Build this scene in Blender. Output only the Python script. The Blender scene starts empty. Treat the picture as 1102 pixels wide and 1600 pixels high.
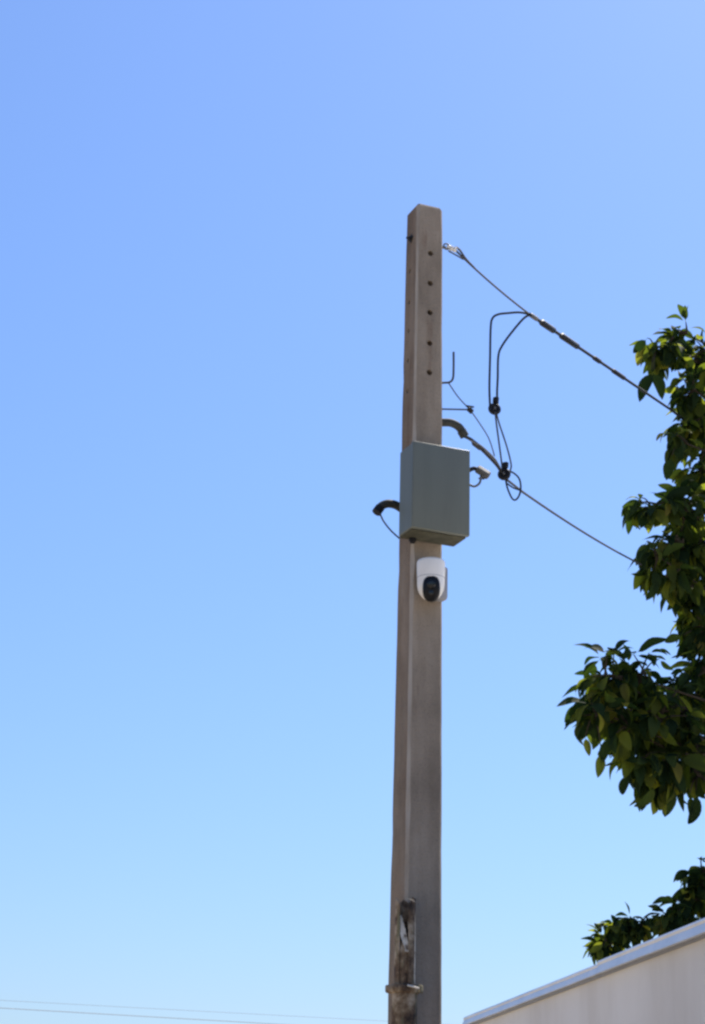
import bpy, bmesh, math, random
from mathutils import Vector, Matrix, Euler
R = math.radians
sc = bpy.context.scene
C = sc.collection

# ------------------------------------------------------------------ camera
PW, PH, FPX = 1102.0, 1600.0, 3100.0
CAM = Vector((0, 0, 1.6))
MCAM = (Matrix.Rotation(R(90 + 20), 4, 'X') @ Matrix.Rotation(R(1.45), 4, 'Z'))
cd = bpy.data.cameras.new('camera')
cam = bpy.data.objects.new('camera', cd)
C.objects.link(cam)
cam.location = CAM
cam.rotation_euler = MCAM.to_euler()
cd.sensor_fit = 'HORIZONTAL'
cd.sensor_width = 36.0
cd.lens = 36.0 * FPX / PW
cd.clip_start = 0.05
cd.clip_end = 3000
sc.camera = cam

# ------------------------------------------------------------------ sky, sun, exposure
SUN_AZ, SUN_EL = 32.0, 55.0          # degrees right of the view direction, above the horizon
w = bpy.data.worlds.new('World')
sc.world = w
w.use_nodes = True
nt = w.node_tree
nt.nodes.clear()
sky = nt.nodes.new('ShaderNodeTexSky')
sky.sky_type = 'NISHITA'
sky.sun_disc = False
sky.sun_elevation = R(SUN_EL)
sky.sun_rotation = R(SUN_AZ)
sky.air_density = 1.5
sky.dust_density = 0.8
sky.ozone_density = 10.0
bg = nt.nodes.new('ShaderNodeBackground')
bg.inputs[1].default_value = 0.075
wo = nt.nodes.new('ShaderNodeOutputWorld')
wb = nt.nodes.new('ShaderNodeMix')          # the picture's cool white balance, even over the whole sky
wb.data_type = 'RGBA'
wb.blend_type = 'MULTIPLY'
wb.inputs[0].default_value = 1.0
wb.inputs[7].default_value = (1.09, 1.115, 1.30, 1)
nt.links.new(sky.outputs[0], wb.inputs[6])
nt.links.new(wb.outputs[2], bg.inputs[0])
nt.links.new(bg.outputs[0], wo.inputs[0])

sd = bpy.data.lights.new('sun', 'SUN')
sd.energy = 4.9
sd.angle = R(0.53)
sd.color = (1.0, 0.93, 0.82)
sun = bpy.data.objects.new('sun', sd)
C.objects.link(sun)
sdir = Vector((math.sin(R(SUN_AZ)) * math.cos(R(SUN_EL)), math.cos(R(SUN_AZ)) * math.cos(R(SUN_EL)), math.sin(R(SUN_EL))))
sun.rotation_euler = sdir.to_track_quat('Z', 'Y').to_euler()
sun.location = (6, 10, 20)

sc.view_settings.view_transform = 'Standard'
sc.view_settings.look = 'None'
sc.view_settings.gamma = 1.0
sc.view_settings.exposure = 0.68
sc.view_settings.use_curve_mapping = False
sc.render.engine = 'CYCLES'
sc.cycles.pixel_filter_type = 'BLACKMAN_HARRIS'
sc.cycles.filter_width = 2.6
sc.cycles.use_denoising = True
sc.cycles.max_bounces = 8


# ------------------------------------------------------------------ helpers
def ray(px, py):
    v = Vector(((px - PW / 2) / FPX, (PH / 2 - py) / FPX, -1.0))
    return (MCAM.to_3x3() @ v)


def at(px, py, Y):
    d = ray(px, py)
    return CAM + d * (Y / d.y)


def at_z(px, py, z):
    d = ray(px, py)
    return CAM + d * ((z - CAM.z) / d.z)


def proj(p):
    q = MCAM.to_3x3().transposed() @ (Vector(p) - CAM)
    if q.z > -0.01:
        return None
    return (PW / 2 + FPX * q.x / -q.z, PH / 2 - FPX * q.y / -q.z)


def tag(o, label, cat, group=None, kind=None):
    if label:
        o['label'] = label
    if cat:
        o['category'] = cat
    if group:
        o['group'] = group
    if kind:
        o['kind'] = kind
    return o


def empty(name, loc, rz=0.0):
    o = bpy.data.objects.new(name, None)
    o.empty_display_size = 0.1
    C.objects.link(o)
    o.location = loc
    o.rotation_euler = (0, 0, rz)
    return o


def obj(name, bm, mat, parent=None, smooth=False, world=True):
    """link a bmesh as one object; world=True: the shape is in world space and is kept there under its parent"""
    me = bpy.data.meshes.new(name)
    bmesh.ops.recalc_face_normals(bm, faces=bm.faces)
    bm.to_mesh(me)
    bm.free()
    if mat is not None:
        me.materials.append(mat)
    if smooth:
        for p in me.polygons:
            p.use_smooth = True
        try:
            me.set_sharp_from_angle(angle=R(40))
        except Exception:
            pass
    o = bpy.data.objects.new(name, me)
    C.objects.link(o)
    if parent is not None:
        o.parent = parent
        if world:
            # parent chains here only hold plain location / z-rotation
            m = Matrix.Identity(4)
            p = parent
            chain = []
            while p is not None:
                chain.append(p)
                p = p.parent
            for p in reversed(chain):
                m = m @ Matrix.Translation(p.location) @ p.rotation_euler.to_matrix().to_4x4()
            me.transform(m.inverted())
    else:
        pass
    return o


def rebase(o):
    """put a one-mesh thing's origin at the middle of its foot"""
    xs = [v.co for v in o.data.vertices]
    c = Vector((sum(v.x for v in xs) / len(xs), sum(v.y for v in xs) / len(xs), min(v.z for v in xs)))
    o.data.transform(Matrix.Translation(-c))
    o.location = c
    return o


def add_tube(bm, pts, r, n=10, cap=True):
    pts = [Vector(p) for p in pts]
    rad = r if isinstance(r, (list, tuple)) else [r] * len(pts)
    rings = []
    up = None
    for i, p in enumerate(pts):
        a = pts[max(i - 1, 0)]
        b = pts[min(i + 1, len(pts) - 1)]
        t = (b - a).normalized()
        if up is None:
            up = Vector((0, 0, 1)) if abs(t.z) < 0.9 else Vector((1, 0, 0))
        s = t.cross(up)
        if s.length < 1e-5:
            s = t.orthogonal()
        s.normalize()
        up = s.cross(t).normalized()
        rings.append([bm.verts.new(p + rad[i] * (math.cos(2 * math.pi * k / n) * s + math.sin(2 * math.pi * k / n) * up)) for k in range(n)])
    for i in range(len(rings) - 1):
        for k in range(n):
            bm.faces.new((rings[i][k], rings[i][(k + 1) % n], rings[i + 1][(k + 1) % n], rings[i + 1][k]))
    if cap:
        bm.faces.new(rings[0][::-1])
        bm.faces.new(rings[-1])
    return bm


def spline(ctrl, n=8):
    """Catmull-Rom through the control points"""
    P = [Vector(c) for c in ctrl]
    P = [P[0] * 2 - P[1]] + P + [P[-1] * 2 - P[-2]]
    out = []
    for i in range(1, len(P) - 2):
        for k in range(n):
            t = k / n
            a, b, c, d = P[i - 1], P[i], P[i + 1], P[i + 2]
            out.append(0.5 * ((2 * b) + (c - a) * t + (2 * a - 5 * b + 4 * c - d) * t * t + (3 * b - a - 3 * c + d) * t ** 3))
    out.append(P[-2].copy())
    return out


def add_box(bm, M, sx, sy, sz, bevel=0.0, seg=2):
    """box of the given size, centred on the matrix M"""
    g = bmesh.ops.create_cube(bm, size=1.0, matrix=M @ Matrix.Diagonal((sx, sy, sz, 1)))
    if bevel > 0:
        es = list({e for v in g['verts'] for e in v.link_edges})
        bmesh.ops.bevel(bm, geom=es, offset=bevel, segments=seg, affect='EDGES', profile=0.5)
    return bm


def add_torus(bm, M, R1, r, nu=28, nv=10):
    rings = []
    for i in range(nu):
        a = 2 * math.pi * i / nu
        rings.append([bm.verts.new(M @ Vector(((R1 + r * math.cos(b)) * math.cos(a), (R1 + r * math.cos(b)) * math.sin(a), r * math.sin(b)))) for b in [2 * math.pi * k / nv for k in range(nv)]])
    for i in range(nu):
        for k in range(nv):
            bm.faces.new((rings[i][k], rings[(i + 1) % nu][k], rings[(i + 1) % nu][(k + 1) % nv], rings[i][(k + 1) % nv]))
    return bm


def add_lathe(bm, M, prof, n=28, a0=0.0, a1=2 * math.pi):
    """prof: (radius, z) pairs; a full turn, or an open shell from a0 to a1"""
    full = abs(a1 - a0 - 2 * math.pi) < 1e-6
    cols = []
    m = n if full else n + 1
    for i in range(m):
        a = a0 + (a1 - a0) * i / n
        cols.append([bm.verts.new(M @ Vector((r * math.cos(a), r * math.sin(a), z))) for r, z in prof])
    for i in range(n):
        A, B = cols[i], cols[(i + 1) % m]
        for k in range(len(prof) - 1):
            try:
                bm.faces.new((A[k], B[k], B[k + 1], A[k + 1]))
            except ValueError:
                pass
    bmesh.ops.remove_doubles(bm, verts=bm.verts, dist=1e-6)
    return bm


def axis_matrix(loc, z, x=None):
    """matrix whose local Z is z"""
    z = Vector(z).normalized()
    if x is None:
        x = z.orthogonal()
    x = (Vector(x) - z * Vector(x).dot(z)).normalized()
    y = z.cross(x)
    m = Matrix((x, y, z)).transposed().to_4x4()
    m.translation = Vector(loc)
    return m


# ------------------------------------------------------------------ materials
def mat_new(name):
    m = bpy.data.materials.new(name)
    m.use_nodes = True
    n = m.node_tree.nodes
    return m, n, m.node_tree.links, n['Principled BSDF']


def ramp(n, stops):
    r = n.new('ShaderNodeValToRGB')
    e = r.color_ramp.elements
    while len(e) < len(stops):
        e.new(0.5)
    for i, (p, c) in enumerate(stops):
        e[i].position = p
        e[i].color = (c[0], c[1], c[2], 1) if not isinstance(c, float) else (c, c, c, 1)
    return r


def noise(n, l, scale, detail=4, rough=0.55, stretch=None, coord='Object', off=(0, 0, 0)):
    tc = n.new('ShaderNodeTexCoord')
    mp = n.new('ShaderNodeMapping')
    mp.inputs['Scale'].default_value = stretch or (1, 1, 1)
    mp.inputs['Location'].default_value = off
    t = n.new('ShaderNodeTexNoise')
    t.inputs['Scale'].default_value = scale
    t.inputs['Detail'].default_value = detail
    t.inputs['Roughness'].default_value = rough
    l.new(tc.outputs[coord], mp.inputs[0])
    l.new(mp.outputs[0], t.inputs['Vector'])
    return t


def mix(n, l, fac, a, b, mode='MIX'):
    m = n.new('ShaderNodeMix')
    m.data_type = 'RGBA'
    m.blend_type = mode
    for sock, v in ((m.inputs[0], fac), (m.inputs[6], a), (m.inputs[7], b)):
        if hasattr(v, 'is_linked') or hasattr(v, 'links'):
            l.new(v, sock)
        elif isinstance(v, (int, float)):
            sock.default_value = v
        else:
            sock.default_value = (v[0], v[1], v[2], 1)
    return m.outputs[2]


def bump(n, l, b, h, strength, dist):
    bp = n.new('ShaderNodeBump')
    bp.inputs['Strength'].default_value = strength
    bp.inputs['Distance'].default_value = dist
    l.new(h, bp.inputs['Height'])
    l.new(bp.outputs[0], b.inputs['Normal'])
    return bp


def m_concrete():
    m, n, l, b = mat_new('weathered_concrete')
    big = noise(n, l, 3.4, 5, 0.6, (1, 1, 0.55))
    r1 = ramp(n, [(0.30, (0.215, 0.176, 0.136)), (0.52, (0.320, 0.264, 0.204)), (0.72, (0.405, 0.338, 0.266))])
    l.new(big.outputs[0], r1.inputs[0])
    st = noise(n, l, 15, 4, 0.6, (1, 1, 0.09))
    r2 = ramp(n, [(0.34, (0.72, 0.69, 0.66)), (0.62, (1, 1, 1))])
    l.new(st.outputs[0], r2.inputs[0])
    c = mix(n, l, 0.6, r1.outputs[0], r2.outputs[0], 'MULTIPLY')
    rs = noise(n, l, 9, 4, 0.6, (1, 1, 0.16), off=(3, 1, 2))
    r3 = ramp(n, [(0.60, 0.0), (0.74, 1.0)])
    l.new(rs.outputs[0], r3.inputs[0])
    c = mix(n, l, r3.outputs[0], c, (0.185, 0.115, 0.075))
    sp = noise(n, l, 140, 3, 0.7)
    r4 = ramp(n, [(0.32, 0.62), (0.46, 1.0), (0.62, 1.0), (0.75, 1.25)])
    l.new(sp.outputs[0], r4.inputs[0])
    c = mix(n, l, 0.7, c, r4.outputs[0], 'MULTIPLY')
    # paler front-left arris and a brown-stained weather side
    ge = n.new('ShaderNodeNewGeometry')
    def facing(vec, lo, hi):
        d = n.new('ShaderNodeVectorMath')
        d.operation = 'DOT_PRODUCT'
        l.new(ge.outputs['True Normal'], d.inputs[0])
        d.inputs[1].default_value = vec
        rr = ramp(n, [(lo, 0.0), (hi, 1.0)])
        l.new(d.outputs['Value'], rr.inputs[0])
        return rr.outputs[0]
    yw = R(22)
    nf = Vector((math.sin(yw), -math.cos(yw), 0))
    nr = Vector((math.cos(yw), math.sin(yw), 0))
    wn = noise(n, l, 7, 5, 0.6, (1, 1, 0.25), off=(1, 4, 2))
    rw = ramp(n, [(0.30, 0.25), (0.55, 1.0)])
    l.new(wn.outputs[0], rw.inputs[0])
    arris = mix(n, l, 1.0, facing(tuple((nf - nr).normalized()), 0.80, 0.93), rw.outputs[0], 'MULTIPLY')
    c = mix(n, l, arris, c, (0.46, 0.40, 0.335))
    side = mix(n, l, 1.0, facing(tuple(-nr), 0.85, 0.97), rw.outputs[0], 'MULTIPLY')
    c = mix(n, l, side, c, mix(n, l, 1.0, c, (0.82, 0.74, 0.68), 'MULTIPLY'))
    l.new(c, b.inputs['Base Color'])
    b.inputs['Roughness'].default_value = 0.92
    b.inputs['Specular IOR Level'].default_value = 0.25
    pit = noise(n, l, 60, 6, 0.7)
    bump(n, l, b, pit.outputs[0], 0.75, 0.010)
    return m


def m_painted_metal(name, col, rough=0.5, grime=0.35, gcol=(0.08, 0.075, 0.06)):
    m, n, l, b = mat_new(name)
    a = noise(n, l, 5, 5, 0.6, (1, 1, 0.3))
    r = ramp(n, [(0.42, 0.0), (0.78, 1.0)])
    l.new(a.outputs[0], r.inputs[0])
    g = n.new('ShaderNodeMath')
    g.operation = 'MULTIPLY'
    g.inputs[1].default_value = grime
    l.new(r.outputs[0], g.inputs[0])
    c = mix(n, l, g.outputs[0], col, gcol)
    l.new(c, b.inputs['Base Color'])
    b.inputs['Roughness'].default_value = rough
    s2 = noise(n, l, 26, 4, 0.6, (1, 1, 0.06), off=(2, 6, 1))
    rs = ramp(n, [(0.44, (1, 1, 1)), (0.62, (0.80, 0.80, 0.78)), (0.75, (1.12, 1.12, 1.08))])
    l.new(s2.outputs[0], rs.inputs[0])
    c = mix(n, l, 0.35, c, rs.outputs[0], 'MULTIPLY')
    l.new(c, b.inputs['Base Color'])
    f = noise(n, l, 9, 4)
    bump(n, l, b, f.outputs[0], 0.2, 0.006)
    return m


def m_galvanised():
    m, n, l, b = mat_new('galvanised_flashing')
    a = noise(n, l, 6, 5, 0.6)
    r = ramp(n, [(0.3, (0.66, 0.66, 0.66)), (0.7, (0.82, 0.82, 0.82))])
    l.new(a.outputs[0], r.inputs[0])
    l.new(r.outputs[0], b.inputs['Base Color'])
    b.inputs['Metallic'].default_value = 0.35
    r2 = ramp(n, [(0.3, 0.36), (0.7, 0.5)])
    l.new(a.outputs[0], r2.inputs[0])
    l.new(r2.outputs[0], b.inputs['Roughness'])
    d = noise(n, l, 3.5, 3)
    bump(n, l, b, d.outputs[0], 0.25, 0.02)
    return m


def m_plain(name, col, rough=0.5, metallic=0.0, var=0.25, scale=30, spec=0.2):
    m, n, l, b = mat_new(name)
    a = noise(n, l, scale, 4)
    r = ramp(n, [(0.3, tuple(x * (1 - var) for x in col)), (0.7, tuple(min(1, x * (1 + var)) for x in col))])
    l.new(a.outputs[0], r.inputs[0])
    l.new(r.outputs[0], b.inputs['Base Color'])
    b.inputs['Roughness'].default_value = rough
    b.inputs['Metallic'].default_value = metallic
    b.inputs['Specular IOR Level'].default_value = spec
    return m


def m_rust():
    m, n, l, b = mat_new('rusted_steel')
    a = noise(n, l, 14, 6, 0.65)
    r = ramp(n, [(0.36, (0.032, 0.019, 0.012)), (0.47, (0.13, 0.078, 0.042)), (0.56, (0.24, 0.17, 0.10)), (0.68, (0.44, 0.35, 0.25))])
    l.new(a.outputs[0], r.inputs[0])
    s = noise(n, l, 18, 5, 0.6, (1, 1, 0.2), off=(5, 2, 1))
    r2 = ramp(n, [(0.56, 0.0), (0.66, 1.0)])
    l.new(s.outputs[0], r2.inputs[0])
    c = mix(n, l, r2.outputs[0], r.outputs[0], (0.17, 0.155, 0.085))
    l.new(c, b.inputs['Base Color'])
    b.inputs['Roughness'].default_value = 0.9
    bump(n, l, b, a.outputs[0], 0.6, 0.006)
    return m


def m_flaky():
    m, n, l, b = mat_new('flaking_pale_coat')
    a = noise(n, l, 22, 6, 0.7, (1, 1, 0.5))
    r = ramp(n, [(0.36, (0.16, 0.11, 0.07)), (0.45, (0.66, 0.58, 0.46)), (0.7, (0.80, 0.72, 0.60))])
    l.new(a.outputs[0], r.inputs[0])
    l.new(r.outputs[0], b.inputs['Base Color'])
    b.inputs['Roughness'].default_value = 0.85
    bump(n, l, b, a.outputs[0], 0.5, 0.004)
    return m


def m_stucco():
    m, n, l, b = mat_new('grey_render_wall')
    a = noise(n, l, 1.1, 4, 0.6)
    r = ramp(n, [(0.3, (0.80, 0.74, 0.66)), (0.7, (0.86, 0.80, 0.715))])
    l.new(a.outputs[0], r.inputs[0])
    s = noise(n, l, 2.5, 5, 0.6, (1, 1, 0.3))
    r2 = ramp(n, [(0.35, (0.87, 0.85, 0.82)), (0.6, (1, 1, 1))])
    l.new(s.outputs[0], r2.inputs[0])
    c = mix(n, l, 0.8, r.outputs[0], r2.outputs[0], 'MULTIPLY')
    l.new(c, b.inputs['Base Color'])
    b.inputs['Roughness'].default_value = 0.9
    f = noise(n, l, 70, 5, 0.7)
    bump(n, l, b, f.outputs[0], 0.35, 0.004)
    return m


def m_ground():
    m, n, l, b = mat_new('dry_ground')
    a = noise(n, l, 0.35, 6, 0.6)
    r = ramp(n, [(0.35, (0.25, 0.205, 0.145)), (0.5, (0.33, 0.275, 0.205)), (0.68, (0.37, 0.315, 0.24))])
    l.new(a.outputs[0], r.inputs[0])
    g = noise(n, l, 0.12, 5, 0.6, off=(7, 3, 0))
    r2 = ramp(n, [(0.62, 0.0), (0.72, 1.0)])
    l.new(g.outputs[0], r2.inputs[0])
    c = mix(n, l, r2.outputs[0], r.outputs[0], (0.16, 0.15, 0.07))
    l.new(c, b.inputs['Base Color'])
    b.inputs['Roughness'].default_value = 0.95
    f = noise(n, l, 12, 6, 0.7)
    bump(n, l, b, f.outputs[0], 0.6, 0.03)
    return m


def m_leaf(name, per_island):
    m, n, l, b = mat_new(name)
    if per_island:
        g = n.new('ShaderNodeNewGeometry')
        rnd = g.outputs['Random Per Island']
    else:
        g = n.new('ShaderNodeObjectInfo')
        rnd = g.outputs['Random']
    r = ramp(n, [(0.0, (0.011, 0.026, 0.011)), (0.4, (0.022, 0.042, 0.014)), (0.75, (0.042, 0.064, 0.018)), (0.93, (0.070, 0.090, 0.020)), (1.0, (0.12, 0.095, 0.030))])
    l.new(rnd, r.inputs[0])
    v = noise(n, l, 30, 3)
    rv = ramp(n, [(0.3, 0.75), (0.7, 1.2)])
    l.new(v.outputs[0], rv.inputs[0])
    c = mix(n, l, 1.0, r.outputs[0], rv.outputs[0], 'MULTIPLY')
    l.new(c, b.inputs['Base Color'])
    b.inputs['Roughness'].default_value = 0.72
    b.inputs['Specular IOR Level'].default_value = 0.10
    tr = n.new('ShaderNodeBsdfTranslucent')
    rt = ramp(n, [(0.0, (0.02, 0.045, 0.006)), (0.45, (0.06, 0.10, 0.010)), (0.75, (0.22, 0.28, 0.016)), (1.0, (0.50, 0.54, 0.04))])
    l.new(rnd, rt.inputs[0])
    l.new(rt.outputs[0], tr.inputs[0])
    ms = n.new('ShaderNodeMixShader')
    ms.inputs[0].default_value = 0.44
    out = n['Material Output']
    l.new(b.outputs[0], ms.inputs[1])
    l.new(tr.outputs[0], ms.inputs[2])
    l.new(ms.outputs[0], out.inputs[0])
    return m


def m_bark():
    m, n, l, b = mat_new('bark')
    a = noise(n, l, 12, 6, 0.65, (1, 1, 0.35))
    r = ramp(n, [(0.3, (0.035, 0.028, 0.021)), (0.7, (0.085, 0.07, 0.052))])
    l.new(a.outputs[0], r.inputs[0])
    l.new(r.outputs[0], b.inputs['Base Color'])
    b.inputs['Roughness'].default_value = 0.95
    b.inputs['Specular IOR Level'].default_value = 0.05
    bump(n, l, b, a.outputs[0], 0.8, 0.02)
    return m


CONC = m_concrete()
BOXM = m_painted_metal('grey_green_box_paint', (0.140, 0.152, 0.122), 0.5, 0.3)
CONDUIT = m_painted_metal('grey_conduit', (0.034, 0.036, 0.030), 0.75)
GALV = m_galvanised()
STEEL = m_plain('dull_steel', (0.13, 0.13, 0.13), 0.65, 0.4)
DARKSTEEL = m_plain('dark_steel', (0.035, 0.035, 0.035), 0.65, 0.2)
RUBBER = m_plain('black_cable_sheath', (0.018, 0.019, 0.022), 0.7)
WIRE = m_plain('bare_wire', (0.07, 0.07, 0.075), 0.65, 0.3)
FARWIRE = m_plain('weathered_aluminium_wire', (0.30, 0.31, 0.33), 0.7, 0.2)
CERAMIC = m_plain('black_insulator', (0.012, 0.012, 0.014), 0.55)
PALE = m_plain('pale_plastic', (0.72, 0.72, 0.70), 0.4, 0.0, 0.05)
WHITE = m_plain('white_camera_shell', (0.84, 0.80, 0.73), 0.4, 0.0, 0.03, 12, 0.4)
GREYP = m_plain('grey_camera_bracket', (0.30, 0.30, 0.32), 0.5, 0.0, 0.06, 12)
BLACKP = m_plain('gloss_black_plastic', (0.008, 0.008, 0.009), 0.4, 0.0, 0.1)
GLASS = m_plain('lens_glass', (0.004, 0.005, 0.008), 0.12, 0.0, 0.1, 30, 0.5)
OLIVE = m_plain('underside_shade_olive', (0.075, 0.073, 0.050), 0.8, 0.0, 0.4, 14)  # shade of the box underside put into the colour
RUST = m_rust()
FLAKY = m_flaky()
STUCCO = m_stucco()
GROUND = m_ground()
BARK = m_bark()
LEAF = m_leaf('leaf_green', False)
LEAFS = m_leaf('leaf_green_mass', True)

# ------------------------------------------------------------------ ground
bm = bmesh.new()
bmesh.ops.create_grid(bm, x_segments=8, y_segments=8, size=1500)
g = obj('ground', bm, GROUND)
g['kind'] = 'structure'

# ------------------------------------------------------------------ utility pole
PX, PY, PTOP = 0.33, 9.0, 6.522
YAW = R(22)
W0, TAPER = 0.2185, 0.0119


def pw(z):
    return W0 - TAPER * z


# pole frame: front face normal (towards the camera, turned to the right), right face normal
NF = Vector((math.sin(YAW), -math.cos(YAW), 0))
NR = Vector((math.cos(YAW), math.sin(YAW), 0))
AX = Vector((PX, PY, 0))


def pole_pt(r, f, z):
    """r metres to the pole's right, f metres out along its front normal, at height z"""
    return AX + NR * r + NF * f + Vector((0, 0, z))


def z_at(py, r=0.0, f=0.09):
    """height at which a point of the pole shows on row py of the photograph"""
    lo, hi = 0.0, 9.0
    for _ in range(50):
        m = (lo + hi) / 2
        if proj(pole_pt(r, f, m))[1] > py:
            lo = m
        else:
            hi = m
    return (lo + hi) / 2


def r_at(px, py, f):
    """sideways offset on a plane parallel to the front face for a pixel"""
    d = ray(px, py)
    o = pole_pt(0, f, 0)
    t = (o - CAM).dot(NF) / d.dot(NF)
    p = CAM + d * t
    return (p - AX).dot(NR), p.z


pole = empty('utility_pole', (PX, PY, 0), 0)
tag(pole, 'tall square tapered concrete utility pole with a row of bolt holes', 'utility pole')
bm = bmesh.new()
rings = []
prng = random.Random(3)
zs = [0.0 - 0.3] + [0.09 * k for k in range(1, 72)] + [PTOP - 0.012, PTOP]
for z in zs:
    hw = pw(z) / 2
    if z == PTOP:
        hw -= 0.008
    cs = []
    for sx, sy in ((1, 1), (-1, 1), (-1, -1), (1, -1)):
        ch = 0.018 - 0.0014 * z + prng.uniform(-0.0015, 0.0015) + (prng.uniform(0.002, 0.006) if prng.random() < 0.12 else 0)
        a = (sx * hw, sy * (hw - ch))
        b = (sx * (hw - ch), sy * hw)
        cs += [a, b] if sx * sy > 0 else [b, a]
    rings.append([bm.verts.new(pole_pt(x, y, z)) for x, y in cs])
for i in range(len(rings) - 1):
    for k in range(8):
        bm.faces.new((rings[i][k], rings[i][(k + 1) % 8], rings[i + 1][(k + 1) % 8], rings[i + 1][k]))
bm.faces.new(rings[0][::-1])
bm.faces.new(rings[-1])
shaft = obj('shaft', bm, CONC, pole)
bm = bmesh.new()
for py in (393, 440, 486, 534, 580):
    z = z_at(py)
    c = axis_matrix(pole_pt(0.003, 0, z), NF)
    bmesh.ops.create_cone(bm, cap_ends=True, segments=16, radius1=0.0150, radius2=0.0150, depth=0.6, matrix=c)
for py in (422, 471, 516, 562, 470 + 140):
    z = z_at(py, -0.07, 0)
    c = axis_matrix(pole_pt(0, -0.012, z), NR)
    bmesh.ops.create_cone(bm, cap_ends=True, segments=16, radius1=0.0125, radius2=0.0125, depth=0.6, matrix=c)
cut = obj('hole_cutter', bm, None)
md = shaft.modifiers.new('holes', 'BOOLEAN')
md.object = cut
md.operation = 'DIFFERENCE'
md.solver = 'EXACT'
md.use_self = True
bpy.context.view_layer.update()
dg = bpy.context.evaluated_depsgraph_get()
me2 = bpy.data.meshes.new_from_object(shaft.evaluated_get(dg))
shaft.modifiers.clear()
shaft.data = me2
bpy.data.objects.remove(cut, do_unlink=True)

# through bolt near the top: head and washer on the left face, eye on the right
zb = z_at(373, -0.07, 0)
bm = bmesh.new()
h = pw(zb) / 2
add_tube(bm, [pole_pt(-h - 0.028, 0.0, zb), pole_pt(-h + 0.03, 0.0, zb)], 0.006, 10)
bmesh.ops.create_cone(bm, cap_ends=True, segments=6, radius1=0.013, radius2=0.013, depth=0.012, matrix=axis_matrix(pole_pt(-h - 0.008, 0, zb), NR))
obj('through_bolt', bm, DARKSTEEL, pole)
bm = bmesh.new()
add_box(bm, axis_matrix(pole_pt(-h - 0.001, 0, zb), NR), 0.036, 0.036, 0.004)
obj('washer', bm, DARKSTEEL, pole)
# stub bolts low on the left face
zz = z_at(1545, 0.08, 0)

# ------------------------------------------------------------------ control box on the pole's front face
BF = 0.165                                      # depth
zt = z_at(694, 0, 0.09 + BF)
hz = pw(5.0) / 2
rl, _ = r_at(645, 760, hz + 0.012 + BF)
rr, zr = r_at(735, 704, hz + 0.012 + BF)
_, zbt = r_at(735, 838, hz + 0.012 + BF)
zt = zr
bw, bh = rr - rl, zt - zbt
bc = (rl + rr) / 2
bz = (zt + zbt) / 2
hz = pw(bz) / 2
MB = axis_matrix(pole_pt(bc, hz + 0.012 + BF / 2, bz), (0, 0, 1), NR)      # local x = right, local y = away from the camera
cab = empty('electrical_box', pole_pt(bc, hz + 0.012 + BF / 2, zbt))
tag(cab, 'grey green metal electrical box fixed to the front of the concrete pole', 'electrical box')


def mb(x, y, z):
    return MB @ Matrix.Translation((x, y, z))


bm = bmesh.new()
add_box(bm, mb(0, 0.012, 0), bw - 0.006, BF - 0.024, bh - 0.006, 0.006)
obj('cabinet', bm, BOXM, cab)
bm = bmesh.new()
add_box(bm, mb(0, -BF / 2 + 0.0125, 0), bw, 0.025, bh, 0.005, 3)
door = obj('door', bm, BOXM, cab, True)
bm = bmesh.new()
add_box(bm, mb(0, 0.012, -bh / 2 - 0.0015), bw - 0.016, BF - 0.03, 0.006, 0.002)
obj('underside_shade_plate', bm, OLIVE, cab)  # added plate, dark colour imitates the shade on the box's underside
bm = bmesh.new()
add_box(bm, mb(0, BF / 2 + 0.0065, bh / 2 - 0.05), bw * 0.5, 0.012, 0.03, 0.002)
obj('mounting_bracket', bm, STEEL, cab)
bm = bmesh.new()
add_box(bm, mb(0, BF / 2 + 0.0065, -bh / 2 + 0.05), bw * 0.5, 0.012, 0.03, 0.002)
obj('mounting_bracket', bm, STEEL, cab)
for gx in (-0.085,):
    bm = bmesh.new()
    add_lathe(bm, mb(gx, 0.055, -bh / 2 - 0.018), [(0, -0.008), (0.013, -0.008), (0.014, 0.0), (0.018, 0.001), (0.018, 0.0155), (0, 0.0155)], 16)
    obj('cable_gland', bm, CERAMIC, cab, True)

# hasp with padlock-like clamp standing off the box's right side
cl = empty('cable_clamp', MB @ Vector((bw / 2, 0, 0)))
tag(cl, 'small black cable clamp with a wire loop on the box right side', 'cable clamp')
yc = 9.03
pxs = lambda pts, Y: [at(x, y, Y) for x, y in pts]
YB = (MB @ Vector((bw / 2, -0.03, 0))).y
bm = bmesh.new()
add_tube(bm, spline(pxs([(731, 736), (742, 732), (752, 740), (757, 748)], YB)), 0.010, 10)
obj('arm', bm, RUBBER, cl, True)
bm = bmesh.new()
add_box(bm, axis_matrix(at(755, 738, YB - 0.005), at(768, 746, YB) - at(744, 731, YB)), 0.032, 0.034, 0.07, 0.006)
obj('jaw', bm, STEEL, cl)
bm = bmesh.new()
add_tube(bm, pxs([(748, 748), (765, 740)], YB - 0.014), 0.004, 8)
obj('pin', bm, STEEL, cl)
bm = bmesh.new()
add_tube(bm, spline(pxs([(733, 757), (742, 760), (750, 754), (752, 742)], YB)), 0.0055, 10)
obj('hook', bm, STEEL, cl, True)

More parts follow.
